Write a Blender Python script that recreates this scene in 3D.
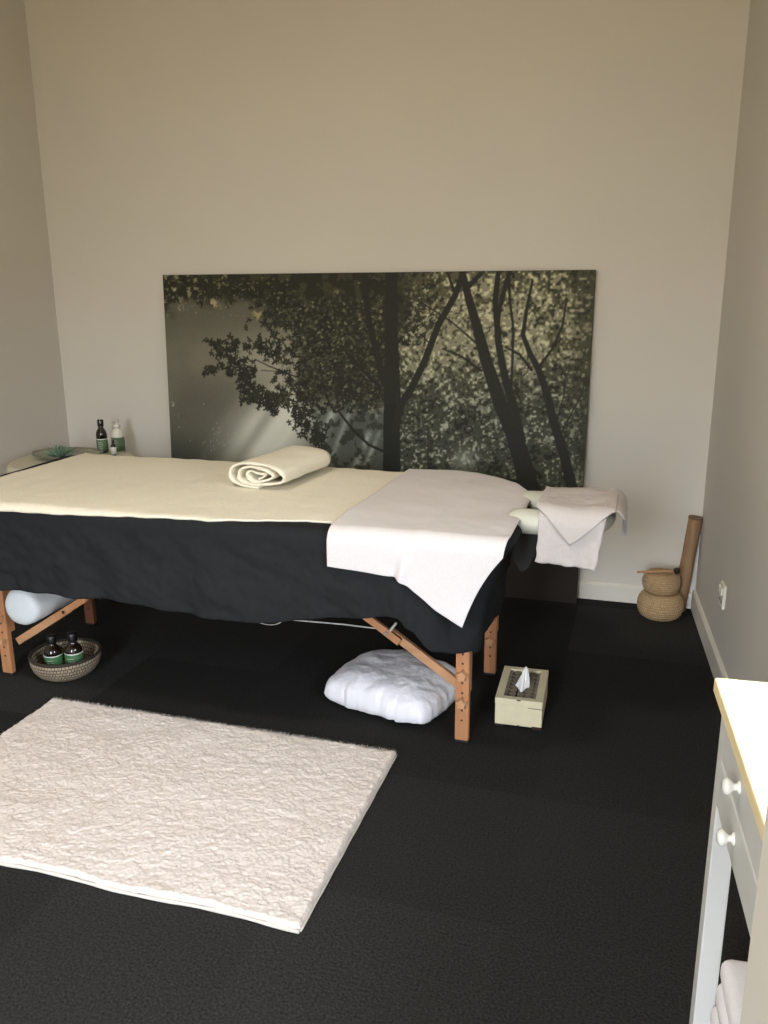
import bpy, bmesh, math, random
import numpy as np
from mathutils import Vector, Matrix, noise
random.seed(7); rng = np.random.default_rng(7)
for o in list(bpy.data.objects): bpy.data.objects.remove(o)
S = bpy.context.scene
COL = S.collection

# ---------------------------------------------------------------- camera
cd = bpy.data.cameras.new('camera'); cam = bpy.data.objects.new('camera', cd); COL.objects.link(cam)
cR = Vector((0.9558, 0.2939, -0.0066)).normalized(); cD = Vector((-0.2846, 0.9241, -0.2557)).normalized()
cU = cR.cross(cD).normalized(); cR = cD.cross(cU).normalized()
m = Matrix((cR, cU, -cD)).transposed().to_4x4(); m.translation = (0, 0, 1.332)
cam.matrix_world = m
cd.sensor_fit = 'VERTICAL'; cd.sensor_height = 24; cd.lens = 845.9 / 1024 * 24; cd.clip_start = .02
S.camera = cam

# ---------------------------------------------------------------- world, lights, exposure
W = bpy.data.worlds.new('world'); S.world = W; W.use_nodes = True
nt = W.node_tree; nt.nodes.clear()
out = nt.nodes.new('ShaderNodeOutputWorld'); bg = nt.nodes.new('ShaderNodeBackground')
tc = nt.nodes.new('ShaderNodeTexCoord'); sp = nt.nodes.new('ShaderNodeSeparateXYZ'); rp = nt.nodes.new('ShaderNodeValToRGB')
mr = nt.nodes.new('ShaderNodeMapRange'); mr.inputs[1].default_value = -1; mr.inputs[2].default_value = 1
nt.links.new(tc.outputs['Generated'], sp.inputs[0]); nt.links.new(sp.outputs['Z'], mr.inputs[0]); nt.links.new(mr.outputs[0], rp.inputs[0])
nt.links.new(rp.outputs[0], bg.inputs[0]); nt.links.new(bg.outputs[0], out.inputs[0])
e = rp.color_ramp.elements
e[0].position = .0; e[0].color = (.20, .165, .12, 1)
e[1].position = .49; e[1].color = (.35, .285, .18, 1)
for p_, c_ in ((.505, (.44, .44, .44, 1)), (.545, (.46, .49, .52, 1)), (.61, (1.25, 1.33, 1.43, 1)), (1., (1.1, 1.3, 1.6, 1))):
    q_ = e.new(p_); q_.color = c_
bg.inputs[1].default_value = 28.5
sd = bpy.data.lights.new('sun', 'SUN'); sun = bpy.data.objects.new('sun', sd); COL.objects.link(sun)
sd.energy = 26; sd.angle = math.radians(.6); sd.color = (1, .9, .72)
sun.location = (4, 1, 6); sun.rotation_euler = Vector((-.50, .08, -.86)).to_track_quat('-Z', 'Y').to_euler()
def portal(name, loc, direc, sx, sy):
    l = bpy.data.lights.new(name, 'AREA'); o = bpy.data.objects.new(name, l); COL.objects.link(o)
    l.shape = 'RECTANGLE'; l.size = sx; l.size_y = sy; l.cycles.is_portal = True
    o.location = loc; o.rotation_euler = Vector(direc).to_track_quat('-Z', 'Z').to_euler()
FW = (-1.25, -.35, .06, 2.42, -2.2)        # front window x0 x1 z0 z1 y
portal('window_portal', ((FW[0]+FW[1])/2, FW[4]-.02, (FW[2]+FW[3])/2), (0, 1, 0), FW[1]-FW[0], FW[3]-FW[2])
SW = (.66, 1.22, .93, 1.44)                # side window y0 y1 z0 z1
portal('side_portal', (.50, (SW[0]+SW[1])/2, (SW[2]+SW[3])/2), (-1, 0, 0), SW[1]-SW[0], SW[3]-SW[2])
vs = S.view_settings; vs.view_transform = 'Standard'; vs.look = 'None'; vs.gamma = 1; vs.use_curve_mapping = False
vs.exposure = 0.0

# ---------------------------------------------------------------- materials
def srgb(r, g, b):
    f = lambda c: (c/255/12.92) if c/255 <= .04045 else ((c/255+.055)/1.055)**2.4
    return (f(r), f(g), f(b), 1)
def mat(name, col, rough=.7, metal=0, noise_scale=None, noise_amt=.15, bump=None, bump_scale=100, bump_dist=.002,
        stretch=(1, 1, 1), sheen=0, spec=.5, trans=0, detail=4, voro=None):
    M = bpy.data.materials.new(name); M.use_nodes = True; t = M.node_tree; b = t.nodes['Principled BSDF']
    b.inputs['Base Color'].default_value = col; b.inputs['Roughness'].default_value = rough
    b.inputs['Metallic'].default_value = metal; b.inputs['Specular IOR Level'].default_value = spec
    if sheen: b.inputs['Sheen Weight'].default_value = sheen
    if trans: b.inputs['Transmission Weight'].default_value = trans
    co = t.nodes.new('ShaderNodeTexCoord'); mp = t.nodes.new('ShaderNodeMapping'); mp.inputs['Scale'].default_value = stretch
    t.links.new(co.outputs['Object'], mp.inputs[0])
    if noise_scale:
        n = t.nodes.new('ShaderNodeTexNoise'); n.inputs['Scale'].default_value = noise_scale; n.inputs['Detail'].default_value = detail
        t.links.new(mp.outputs[0], n.inputs['Vector'])
        r = t.nodes.new('ShaderNodeMapRange'); r.inputs[1].default_value = .3; r.inputs[2].default_value = .7
        r.inputs[3].default_value = 1-noise_amt; r.inputs[4].default_value = 1+noise_amt
        x = t.nodes.new('ShaderNodeMix'); x.data_type = 'RGBA'; x.blend_type = 'MULTIPLY'; x.inputs[0].default_value = 1
        x.inputs[6].default_value = col
        t.links.new(n.outputs['Fac'], r.inputs[0]); t.links.new(r.outputs[0], x.inputs[7]); t.links.new(x.outputs[2], b.inputs['Base Color'])
    if bump:
        if voro:
            n2 = t.nodes.new('ShaderNodeTexVoronoi'); o2 = n2.outputs['Distance']
        else:
            n2 = t.nodes.new('ShaderNodeTexNoise'); n2.inputs['Detail'].default_value = 5; o2 = n2.outputs['Fac']
        n2.inputs['Scale'].default_value = bump_scale
        t.links.new(mp.outputs[0], n2.inputs['Vector'])
        bu = t.nodes.new('ShaderNodeBump'); bu.inputs['Strength'].default_value = bump; bu.inputs['Distance'].default_value = bump_dist
        t.links.new(o2, bu.inputs['Height']); t.links.new(bu.outputs[0], b.inputs['Normal'])
    return M
M = {}
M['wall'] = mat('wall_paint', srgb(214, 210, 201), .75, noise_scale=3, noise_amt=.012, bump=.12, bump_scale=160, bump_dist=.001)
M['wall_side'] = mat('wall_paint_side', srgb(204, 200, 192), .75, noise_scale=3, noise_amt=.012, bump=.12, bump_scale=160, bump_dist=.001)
M['ceiling'] = mat('ceiling_paint', srgb(222, 205, 170), .9, noise_scale=3, noise_amt=.02)
M['trim'] = mat('trim_paint', srgb(226, 222, 212), .45, noise_scale=8, noise_amt=.02)
M['pale_wood'] = mat('pale_wood', srgb(232, 214, 168), .5, noise_scale=6, noise_amt=.08, stretch=(12, 1, 12), bump=.1, bump_scale=40)
M['black_sheet'] = mat('black_cotton', srgb(37, 39, 41), .95, noise_scale=60, noise_amt=.08, bump=.35, bump_scale=14, bump_dist=.01, spec=.12, stretch=(1, 1, .6))
M['cream_towel'] = mat('cream_terry', srgb(237, 231, 214), 1, noise_scale=260, noise_amt=.07, bump=.6, bump_scale=420, bump_dist=.002, spec=.1)
M['white_towel'] = mat('white_cotton', srgb(219, 215, 217), 1, noise_scale=200, noise_amt=.03, bump=.4, bump_scale=300, bump_dist=.0015, spec=.1)
M['white_sheet'] = mat('white_sheet', srgb(242, 241, 247), .95, noise_scale=5, noise_amt=.03, bump=.8, bump_scale=16, bump_dist=.012, spec=.15)
M['vinyl'] = mat('cream_vinyl', srgb(200, 201, 188), .42, noise_scale=10, noise_amt=.02)
M['white_vinyl'] = mat('white_vinyl', srgb(226, 232, 236), .5, noise_scale=12, noise_amt=.02, bump=.3, bump_scale=9, bump_dist=.01)
M['beech'] = mat('beech_wood', srgb(184, 130, 90), .5, noise_scale=5, noise_amt=.13, stretch=(14, 14, 1), bump=.1, bump_scale=50)
M['beech_pale'] = mat('beech_light', srgb(198, 150, 110), .5, noise_scale=5, noise_amt=.1, stretch=(2, 14, 14))
M['beech_shaded'] = mat('beech_shade_tint', srgb(136, 88, 62), .55, noise_scale=5, noise_amt=.12, stretch=(14, 14, 1))  # same beech, shade under the table painted into the colour
M['hole'] = mat('drilled_hole', srgb(60, 38, 24), .9)
M['rug'] = mat('rug_wool', srgb(219, 210, 204), 1, noise_scale=60, noise_amt=.04, bump=.4, bump_scale=320, bump_dist=.002, spec=.05)
M['rug_binding'] = mat('rug_binding', srgb(216, 209, 200), .9, noise_scale=120, noise_amt=.04, bump=.3, bump_scale=200)
M['black_plastic'] = mat('black_plastic', srgb(20, 21, 22), .6)
M['amber'] = mat('amber_glass', srgb(26, 16, 10), .12, spec=.7)
M['black_cap'] = mat('black_cap', srgb(16, 15, 15), .35)
M['green_label'] = mat('green_label', srgb(66, 112, 70), .6, noise_scale=90, noise_amt=.12)
M['pale_green_label'] = mat('pale_green_label', srgb(92, 114, 88), .6, noise_scale=90, noise_amt=.1)
M['white_label'] = mat('white_label', srgb(225, 226, 220), .6)
M['white_plastic'] = mat('white_plastic', srgb(222, 219, 206), .4)
M['cream_paint'] = mat('distressed_cream', srgb(221, 211, 179), .6, noise_scale=30, noise_amt=.04)
M['lattice'] = mat('lattice_metal', srgb(140, 130, 112), .5, metal=.3, noise_scale=60, noise_amt=.2)
M['dark_inner'] = mat('dark_inner', srgb(30, 27, 24), .9)
M['tissue'] = mat('tissue_paper', srgb(245, 245, 245), .95)
M['grey_green_glass'] = mat('glass_dish', srgb(196, 200, 184), .12, trans=.75)
M['succulent'] = mat('sage_glass', srgb(104, 130, 112), .4, noise_scale=40, noise_amt=.25)
M['cloth_beige'] = mat('side_cloth', srgb(206, 200, 182), .95, noise_scale=150, noise_amt=.03, bump=.3, bump_scale=250)
M['bamboo'] = mat('bamboo_wood', srgb(146, 116, 86), .65, noise_scale=7, noise_amt=.18, stretch=(10, 10, 1), bump=.2, bump_scale=60)
M['painted_desk'] = mat('desk_paint', srgb(198, 198, 194), .5, noise_scale=9, noise_amt=.02)
M['porcelain'] = mat('porcelain', srgb(226, 226, 220), .15, spec=.7)
M['cable'] = mat('cable_white', srgb(190, 190, 185), .5)
M['chrome'] = mat('chrome', srgb(180, 180, 180), .2, metal=1)

# carpet tiles: half metre squares of dark pile, pile sheen painted in as a brightness per tile
def carpet():
    Mt = bpy.data.materials.new('carpet_tiles'); Mt.use_nodes = True; t = Mt.node_tree; N = t.nodes; L = t.links; b = N['Principled BSDF']
    b.inputs['Roughness'].default_value = 1; b.inputs['Specular IOR Level'].default_value = .08
    co = N.new('ShaderNodeTexCoord'); ad = N.new('ShaderNodeVectorMath'); ad.operation = 'ADD'; ad.inputs[1].default_value = (.21+5, -.04+5, 0)
    L.new(co.outputs['Object'], ad.inputs[0])
    sc = N.new('ShaderNodeVectorMath'); sc.operation = 'SCALE'; sc.inputs['Scale'].default_value = 2.0; L.new(ad.outputs[0], sc.inputs[0])
    fl = N.new('ShaderNodeVectorMath'); fl.operation = 'FLOOR'; L.new(sc.outputs[0], fl.inputs[0])
    fz = N.new('ShaderNodeVectorMath'); fz.operation = 'MULTIPLY'; fz.inputs[1].default_value = (1, 1, 0); L.new(fl.outputs[0], fz.inputs[0])
    wn = N.new('ShaderNodeTexWhiteNoise'); wn.noise_dimensions = '3D'; L.new(fz.outputs[0], wn.inputs['Vector'])
    mr = N.new('ShaderNodeMapRange'); mr.inputs[3].default_value = .78; mr.inputs[4].default_value = 1.25; L.new(wn.outputs['Value'], mr.inputs[0])
    no = N.new('ShaderNodeTexNoise'); no.inputs['Scale'].default_value = 160; no.inputs['Detail'].default_value = 6; L.new(co.outputs['Object'], no.inputs['Vector'])
    m2 = N.new('ShaderNodeMapRange'); m2.inputs[1].default_value = .3; m2.inputs[2].default_value = .7; m2.inputs[3].default_value = .6; m2.inputs[4].default_value = 1.5; L.new(no.outputs['Fac'], m2.inputs[0])
    mu = N.new('ShaderNodeMath'); mu.operation = 'MULTIPLY'; L.new(mr.outputs[0], mu.inputs[0]); L.new(m2.outputs[0], mu.inputs[1])
    mx = N.new('ShaderNodeMix'); mx.data_type = 'RGBA'; mx.blend_type = 'MULTIPLY'; mx.inputs[0].default_value = 1
    mx.inputs[6].default_value = srgb(43, 42.5, 41.5); L.new(mu.outputs[0], mx.inputs[7]); L.new(mx.outputs[2], b.inputs['Base Color'])
    bu = N.new('ShaderNodeBump'); bu.inputs['Strength'].default_value = .8; bu.inputs['Distance'].default_value = .004
    L.new(no.outputs['Fac'], bu.inputs['Height']); L.new(bu.outputs[0], b.inputs['Normal'])
    return Mt
M['carpet'] = carpet()
def attr_mat(name, attr, rough=.55):
    Mt = bpy.data.materials.new(name); Mt.use_nodes = True; t = Mt.node_tree; b = t.nodes['Principled BSDF']
    a = t.nodes.new('ShaderNodeAttribute'); a.attribute_name = attr; t.links.new(a.outputs['Color'], b.inputs['Base Color'])
    b.inputs['Roughness'].default_value = rough; b.inputs['Specular IOR Level'].default_value = .25
    return Mt
# coiled basketry: slanted light and dark stitches on the rows of a lathe
def basket_mat(name, c1, c2, rows, turns):
    Mt = bpy.data.materials.new(name); Mt.use_nodes = True; t = Mt.node_tree; N = t.nodes; L = t.links; b = N['Principled BSDF']
    b.inputs['Roughness'].default_value = .7
    uv = N.new('ShaderNodeTexCoord'); mp = N.new('ShaderNodeMapping'); mp.inputs['Scale'].default_value = (turns, rows, 1); L.new(uv.outputs['UV'], mp.inputs[0])
    br = N.new('ShaderNodeTexBrick'); br.inputs['Scale'].default_value = 1; br.inputs['Brick Width'].default_value = 1; br.inputs['Row Height'].default_value = 1
    br.inputs['Mortar Size'].default_value = .14; br.inputs['Mortar Smooth'].default_value = .6
    br.inputs['Color1'].default_value = c1; br.inputs['Color2'].default_value = tuple(x*.8 for x in c1[:3])+(1,); br.inputs['Mortar'].default_value = c2
    L.new(mp.outputs[0], br.inputs['Vector']); L.new(br.outputs['Color'], b.inputs['Base Color'])
    bu = N.new('ShaderNodeBump'); bu.invert = True; bu.inputs['Strength'].default_value = .8; bu.inputs['Distance'].default_value = .003
    L.new(br.outputs['Fac'], bu.inputs['Height']); L.new(bu.outputs[0], b.inputs['Normal'])
    return Mt
M['coil_grey'] = basket_mat('coil_grey', srgb(176, 160, 136), srgb(50, 42, 34), 26, 64)
M['coil_tan'] = basket_mat('coil_tan', srgb(208, 178, 136), srgb(158, 126, 90), 14, 60)

# ---------------------------------------------------------------- mesh helpers
def link(name, me, mt, parent=None, smooth=False):
    o = bpy.data.objects.new(name, me); COL.objects.link(o)
    if mt is not None: me.materials.append(M[mt] if isinstance(mt, str) else mt)
    if parent is not None: o.parent = parent
    if smooth:
        me.polygons.foreach_set('use_smooth', [True]*len(me.polygons))
    return o
def obj(name, bm, mt, parent=None, smooth=False, loc=None):
    me = bpy.data.meshes.new(name); bmesh.ops.recalc_face_normals(bm, faces=bm.faces); bm.to_mesh(me); bm.free()
    o = link(name, me, mt, parent, smooth)
    if loc is not None: o.location = loc
    return o
def tag(o, label=None, cat=None, group=None, kind=None):
    if label: o['label'] = label
    if cat: o['category'] = cat
    if group: o['group'] = group
    if kind: o['kind'] = kind
    return o
def thing(name, label, cat, loc=(0, 0, 0), rz=0, group=None):
    o = bpy.data.objects.new(name, None); COL.objects.link(o); o.location = loc; o.rotation_euler = (0, 0, rz); o.empty_display_size = .05
    return tag(o, label, cat, group)
def BM(): return bmesh.new()
def box(bm, x0, x1, y0, y1, z0, z1, bev=0, seg=2, mtx=None):
    r = bmesh.ops.create_cube(bm, size=1); v = r['verts']
    for w in v: w.co = Vector(((x0+x1)/2+w.co.x*(x1-x0), (y0+y1)/2+w.co.y*(y1-y0), (z0+z1)/2+w.co.z*(z1-z0)))
    if bev:
        es = list({e for w in v for e in w.link_edges})
        r = bmesh.ops.bevel(bm, geom=es, offset=bev, segments=seg, affect='EDGES', profile=.5)
        v = list({w for f in r['faces'] for w in f.verts} | {w for w in v if w.is_valid})
    if mtx is not None:
        for w in v: w.co = mtx @ w.co
    return bm
def bar(bm, a, b, w, h, up=(0, 0, 1), bev=.002):
    a = Vector(a); b = Vector(b); d = b-a; L = d.length; d.normalize()
    s = d.cross(Vector(up)).normalized(); u = s.cross(d).normalized()
    mt = Matrix((d, s, u)).transposed().to_4x4(); mt.translation = a
    return box(bm, 0, L, -w/2, w/2, -h/2, h/2, bev, 2, mt)
def cyl(bm, a, b, r0, r1=None, seg=20, caps=True):
    r1 = r0 if r1 is None else r1
    a = Vector(a); b = Vector(b); d = (b-a).normalized()
    s = d.orthogonal().normalized(); u = d.cross(s)
    A = [bm.verts.new(a+(s*math.cos(t)+u*math.sin(t))*r0) for t in [2*math.pi*i/seg for i in range(seg)]]
    B = [bm.verts.new(b+(s*math.cos(t)+u*math.sin(t))*r1) for t in [2*math.pi*i/seg for i in range(seg)]]
    for i in range(seg): bm.faces.new((A[i], A[(i+1) % seg], B[(i+1) % seg], B[i]))
    if caps: bm.faces.new(A[::-1]); bm.faces.new(B)
    return bm
def tube(bm, pts, rad, seg=10):
    pts = [Vector(p) for p in pts]; rings = []
    for i, p in enumerate(pts):
        d = (pts[min(i+1, len(pts)-1)]-pts[max(i-1, 0)]).normalized()
        s = d.cross(Vector((0, 0, 1)));
        if s.length < 1e-3: s = d.cross(Vector((0, 1, 0)))
        s.normalize(); u = s.cross(d)
        r = rad[i] if hasattr(rad, '__len__') else rad
        rings.append([bm.verts.new(p+(s*math.cos(2*math.pi*k/seg)+u*math.sin(2*math.pi*k/seg))*r) for k in range(seg)])
    for A, B in zip(rings, rings[1:]):
        for k in range(seg): bm.faces.new((A[k], A[(k+1) % seg], B[(k+1) % seg], B[k]))
    bm.faces.new(rings[0][::-1]); bm.faces.new(rings[-1])
    return bm
def lathe(bm, prof, seg=40, c=(0, 0, 0), wob=None):
    uvl = bm.loops.layers.uv.verify(); rings = []
    L = [0]
    for (r0, z0), (r1, z1) in zip(prof, prof[1:]): L.append(L[-1]+math.hypot(r1-r0, z1-z0))
    for j, (r, z) in enumerate(prof):
        rings.append([bm.verts.new((c[0]+max(r, 1e-4)*math.cos(2*math.pi*k/seg), c[1]+max(r, 1e-4)*math.sin(2*math.pi*k/seg), c[2]+z)) for k in range(seg)])
    for j in range(len(prof)-1):
        A, B = rings[j], rings[j+1]
        for k in range(seg):
            f = bm.faces.new((A[k], A[(k+1) % seg], B[(k+1) % seg], B[k]))
            for lp, (uu, vv) in zip(f.loops, ((k, j), (k+1, j), (k+1, j+1), (k, j+1))):
                lp[uvl].uv = (uu/seg, L[vv]/L[-1])
    return bm
def grid_mesh(name, nu, nv, fn, mt, parent=None, thick=0, closed_u=False, loc=None):
    """fn(u,v)->xyz over a sheet; solidified into real cloth thickness"""
    vs_ = [fn(i/(nu-1) if not closed_u else i/nu, j/(nv-1)) for j in range(nv) for i in range(nu)]
    fs = []
    for j in range(nv-1):
        for i in range(nu if closed_u else nu-1):
            i2 = (i+1) % nu
            fs.append((j*nu+i, j*nu+i2, (j+1)*nu+i2, (j+1)*nu+i))
    me = bpy.data.meshes.new(name); me.from_pydata(vs_, [], fs); me.update()
    o = link(name, me, mt, parent, True)
    if thick:
        sm = o.modifiers.new('thickness', 'SOLIDIFY'); sm.thickness = thick; sm.offset = 0
    if loc is not None: o.location = loc
    return o
def fbm(x, y, z=0., o=3): return noise.fractal(Vector((x, y, z)), .8, 2.1, o)
def sm(a, b, x):
    t = min(1, max(0, (x-a)/(b-a))); return t*t*(3-2*t)
def lerp(a, b, t): return a+(b-a)*t
def interp(pts, x):
    if x <= pts[0][0]: return pts[0][1]
    for (a, p), (b, q) in zip(pts, pts[1:]):
        if x <= b:
            t = (x-a)/(b-a); t = t*t*(3-2*t); return p+(q-p)*t
    return pts[-1][1]

# ---------------------------------------------------------------- the room
XL, YB, YF, ZC = -2.81, 3.635, -2.2, 2.8
XR0, RS = .266, .0735                    # right wall: x = XR0 + RS*(YB - y)
xr = lambda y: XR0+RS*(YB-y)
def struct(name, bm, mt): return tag(obj(name, bm, mt), kind='structure')
bm = BM(); box(bm, XL-.1, xr(YF)+.15, YF-.1, YB+.1, -.08, 0); struct('floor', bm, 'carpet')
bm = BM(); box(bm, XL-.1, xr(YF)+.15, YF-.1, YB+.1, ZC, ZC+.08); struct('ceiling', bm, 'ceiling')
bm = BM(); box(bm, XL-.1, xr(YF)+.15, YB, YB+.1, 0, ZC); struct('wall_back', bm, 'wall')
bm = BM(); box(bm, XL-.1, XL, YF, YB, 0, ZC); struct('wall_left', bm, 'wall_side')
def right_panel(bm, y0, y1, z0, z1, t=.1):
    vsx = []
    for z in (z0, z1):
        vsx += [bm.verts.new((xr(y0), y0, z)), bm.verts.new((xr(y1), y1, z)), bm.verts.new((xr(y1)+t, y1, z)), bm.verts.new((xr(y0)+t, y0, z))]
    a = vsx
    for f in ((0, 1, 2, 3), (4, 5, 6, 7), (0, 1, 5, 4), (1, 2, 6, 5), (2, 3, 7, 6), (3, 0, 4, 7)): bm.faces.new([a[i] for i in f])
bm = BM()
right_panel(bm, SW[1], YB, 0, ZC); right_panel(bm, YF, SW[0], 0, ZC)
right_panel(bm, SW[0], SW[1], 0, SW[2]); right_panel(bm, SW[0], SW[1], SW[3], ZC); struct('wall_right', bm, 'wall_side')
bm = BM()
xe = xr(YF)
box(bm, XL, FW[0], YF-.1, YF, 0, ZC); box(bm, FW[1], xe+.1, YF-.1, YF, 0, ZC)
box(bm, FW[0], FW[1], YF-.1, YF, 0, FW[2]); box(bm, FW[0], FW[1], YF-.1, YF, FW[3], ZC); struct('wall_front', bm, 'wall')
# window frames
bm = BM()
for a, b in ((FW[0], FW[0]+.04), (FW[1]-.04, FW[1]), ((FW[0]+FW[1])/2-.02, (FW[0]+FW[1])/2+.02)): box(bm, a, b, YF-.07, YF-.02, FW[2], FW[3])
for a, b in ((FW[2], FW[2]+.04), (FW[3]-.04, FW[3])): box(bm, FW[0], FW[1], YF-.07, YF-.02, a, b)
struct('window_1', bm, 'trim')
# unseen round fill lamp, added on the ceiling to brighten upward-facing surfaces
t = thing('added_fill_light', 'round white ceiling light with glowing diffuser', 'light', (-1.15, 1.15, ZC))
bm = BM(); lathe(bm, [(0, 0), (.215, 0), (.215, -.05), (.205, -.055), (.2, -.05)], 48); obj('fill_housing', bm, 'trim', t, True)
Mg = bpy.data.materials.new('fill_glow'); Mg.use_nodes = True; bs = Mg.node_tree.nodes['Principled BSDF']
bs.inputs['Emission Color'].default_value = (1, .93, .80, 1); bs.inputs['Emission Strength'].default_value = 62
bm = BM(); lathe(bm, [(.2, -.048), (.16, -.062), (.08, -.07), (0, -.072)], 48); obj('diffuser', bm, Mg, t, True)
# skirting boards: flat face with a small chamfer on top
def baseboard(name, a, b, inward, h=.072, t=.014, mt='trim'):
    a = Vector(a); b = Vector(b); n = Vector(inward).normalized(); bm = BM()
    prof = [(0, 0), (t, 0), (t, h-.008), (t-.006, h), (0, h)]
    A = [bm.verts.new(a+n*p+Vector((0, 0, z))) for p, z in prof]; B = [bm.verts.new(b+n*p+Vector((0, 0, z))) for p, z in prof]
    for i in range(5): bm.faces.new((A[i], A[(i+1) % 5], B[(i+1) % 5], B[i]))
    bm.faces.new(A); bm.faces.new(B[::-1]); struct(name, bm, mt)
baseboard('baseboard_back', (XL, YB, 0), (XR0, YB, 0), (0, -1, 0), h=.078)
baseboard('baseboard_right', (XR0, YB, 0), (xr(.52), .52, 0), (-1, -RS, 0), h=.085)
baseboard('baseboard_left', (XL, YF, 0), (XL, YB, 0), (1, 0, 0), h=.078)
# wall nib on the right close to the camera
bm = BM(); box(bm, .0888, xr(.5)+.02, .36, .5, 0, ZC); struct('wall_near', bm, 'wall')

# wall outlet on the right wall, seen from the side
yo = 2.985
t = thing('wall_outlet', 'small white power outlet low on the right wall', 'outlet', (xr(yo), yo, .296), math.atan(RS))
bm = BM(); box(bm, -.011, 0, -.036, .036, -.043, .043, .004); obj('faceplate', bm, 'white_plastic', t)
for yy in (-.016, .016):
    bm = BM(); box(bm, -.017, -.010, yy-.011, yy+.011, .006, .032, .002); obj('rocker', bm, 'white_plastic', t)
    bm = BM()
    for q in (-.006, .006): box(bm, -.0118, -.0105, yy+q-.0015, yy+q+.0015, -.026, -.014)
    obj('socket_slots', bm, 'dark_inner', t)

# ---------------------------------------------------------------- forest canvas leaning on the back wall
def value_noise(w, h, cell, seed):
    r = np.random.default_rng(seed); gx, gy = int(w/cell)+3, int(h/cell)+3; g = r.random((gy, gx))
    X = np.arange(w)/cell; Y = np.arange(h)/cell; xi = X.astype(int); yi = Y.astype(int); fx = X-xi; fy = Y-yi
    fx = fx*fx*(3-2*fx); fy = fy*fy*(3-2*fy)
    a = g[yi][:, xi]; b = g[yi][:, xi+1]; c = g[yi+1][:, xi]; d = g[yi+1][:, xi+1]
    return (a*(1-fx)+b*fx)*(1-fy[:, None])+(c*(1-fx)+d*fx)*fy[:, None]
def paint_forest():
    Wp, Hp = 620, 434; k = Wp/2.0
    U, V = np.meshgrid(np.arange(Wp)/k, np.arange(Hp)/k)       # V up
    def fb(cell, seed): return .55*value_noise(Wp, Hp, cell, seed)+.3*value_noise(Wp, Hp, cell/2, seed+1)+.15*value_noise(Wp, Hp, max(1, cell/4), seed+2)
    S_ = lambda a, b, x: (lambda t: t*t*(3-2*t))(np.clip((x-a)/(b-a), 0, 1))
    img = np.zeros((Hp, Wp, 3)); col = lambda *c: np.array(c, float)
    def blend(mask, c):
        nonlocal img
        c = np.asarray(c, float); img = img*(1-mask[..., None])+c*mask[..., None]
    img[:] = col(70, 70, 58)
    # misty left half: grey gradient with slanting shafts of light
    mist = np.clip(.55-.5*(U-.1), 0, 1); blend(np.ones_like(U)*S_(1.1, .9, U), col(92, 90, 78))
    blend(S_(.75, .45, V)*S_(.75, .2, U), col(58, 62, 54)); blend(S_(.35, .0, V), col(30, 30, 27))
    ang = (U-.95)*.80-(V-1.25)*.60; al = (U-.95)*.60+(V-1.25)*.80     # along the rays (down-left)
    ray = value_noise(Wp, Hp, 3, 91)[0]
    band = np.interp(ang.ravel(), np.linspace(-1.2, 1.2, 48), np.convolve(np.random.default_rng(5).random(50), np.ones(3)/3, 'valid')).reshape(U.shape)
    glow = np.exp(-(((U-.60+.6*(.74-V))/.20)**2+((V-.70)/.24)**2)); blend(np.clip(glow*1.25, 0, 1)*(.35+1.1*band).clip(0, 1), col(214, 214, 200))
    g2 = np.exp(-(((U-.62)/.30)**2+((V-1.02)/.12)**2)); blend(.78*g2, col(168, 166, 150))
    g3 = np.exp(-(((U-.15)/.2)**2+((V-1.03)/.1)**2)); blend(.45*g3*fb(40, 60)*1.5, col(136, 130, 112))
    rr = S_(.5, .75, band)*S_(1.2, .6, V)*S_(1.0, .7, U); blend(.30*rr, col(160, 158, 140))
    blend(.55*np.exp(-((ang+.02)/.03)**2)*S_(.3, .5, V)*S_(.95, .8, V)*S_(.9, .6, U), col(120, 118, 104))
    # foliage on the right two thirds
    F = S_(.98, 1.14, U+.12*(fb(30, 12)-.5))
    f1 = fb(22, 21); f2 = fb(11, 31); f3 = fb(6, 41); f4 = value_noise(Wp, Hp, 3.2, 43); big = fb(90, 51)
    warm = S_(.80, 1.15, V)[..., None]
    base = col(82, 82, 60)*warm+col(64, 67, 55)*(1-warm)
    hi = col(190, 187, 158)*warm+col(154, 158, 140)*(1-warm)
    lo = col(34, 34, 26)
    img = img*(1-F[..., None])+base*F[..., None]
    bright = np.clip(1.0*np.exp(-(((U-1.62)/.30)**2+((V-1.17)/.20)**2))+.9*np.exp(-(((U-1.33)/.13)**2+((V-1.14)/.17)**2))+.12+.35*(big-.5), 0, 1)[...]
    tex = .30*f1+.28*f2+.24*f3+.18*f4
    t_ = tex+.20*(bright-.35)+.0
    mk = (F*S_(.50, .60, t_))[..., None]; img = img*(1-mk*.75)+hi*.82*mk*.75
    mk = (F*S_(.46, .38, tex+.10*bright))[..., None]; img = img*(1-mk*.85)+lo*mk*.85
    leafy = .5*f3+.5*f4
    mk = (F*S_(.58, .68, leafy)*S_(.42, .56, .5*f2+.5*f1+.12*bright))[..., None]; img = img*(1-mk*.8)+hi*1.1*mk*.8
    mk = (F*S_(.40, .30, leafy))[..., None]; img = img*(1-mk*.6)+lo*mk*.6
    blend(.6*np.exp(-(((U-1.49)/.06)**2+((V-.6)/.05)**2)), col(160, 166, 156))
    blend(.5*F*S_(1.85, 2.0, U), col(52, 54, 40))
    blend(.80*S_(.48, .30, V)*F, col(34, 31, 26)); blend(.6*S_(.62, .4, V)*S_(1.05, 1.12, U)*(1-S_(1.15, 1.2, U)), col(34, 36, 32))
    # centre: cool haze with shafts left of the big trunk
    C_ = S_(.74, .84, U)*S_(1.16, 1.1, U)*S_(.95, .8, V)*S_(.4, .5, V)
    blend(.8*C_, col(84, 90, 84))
    a2 = (U-.95)-(V-.7)*.42
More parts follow.
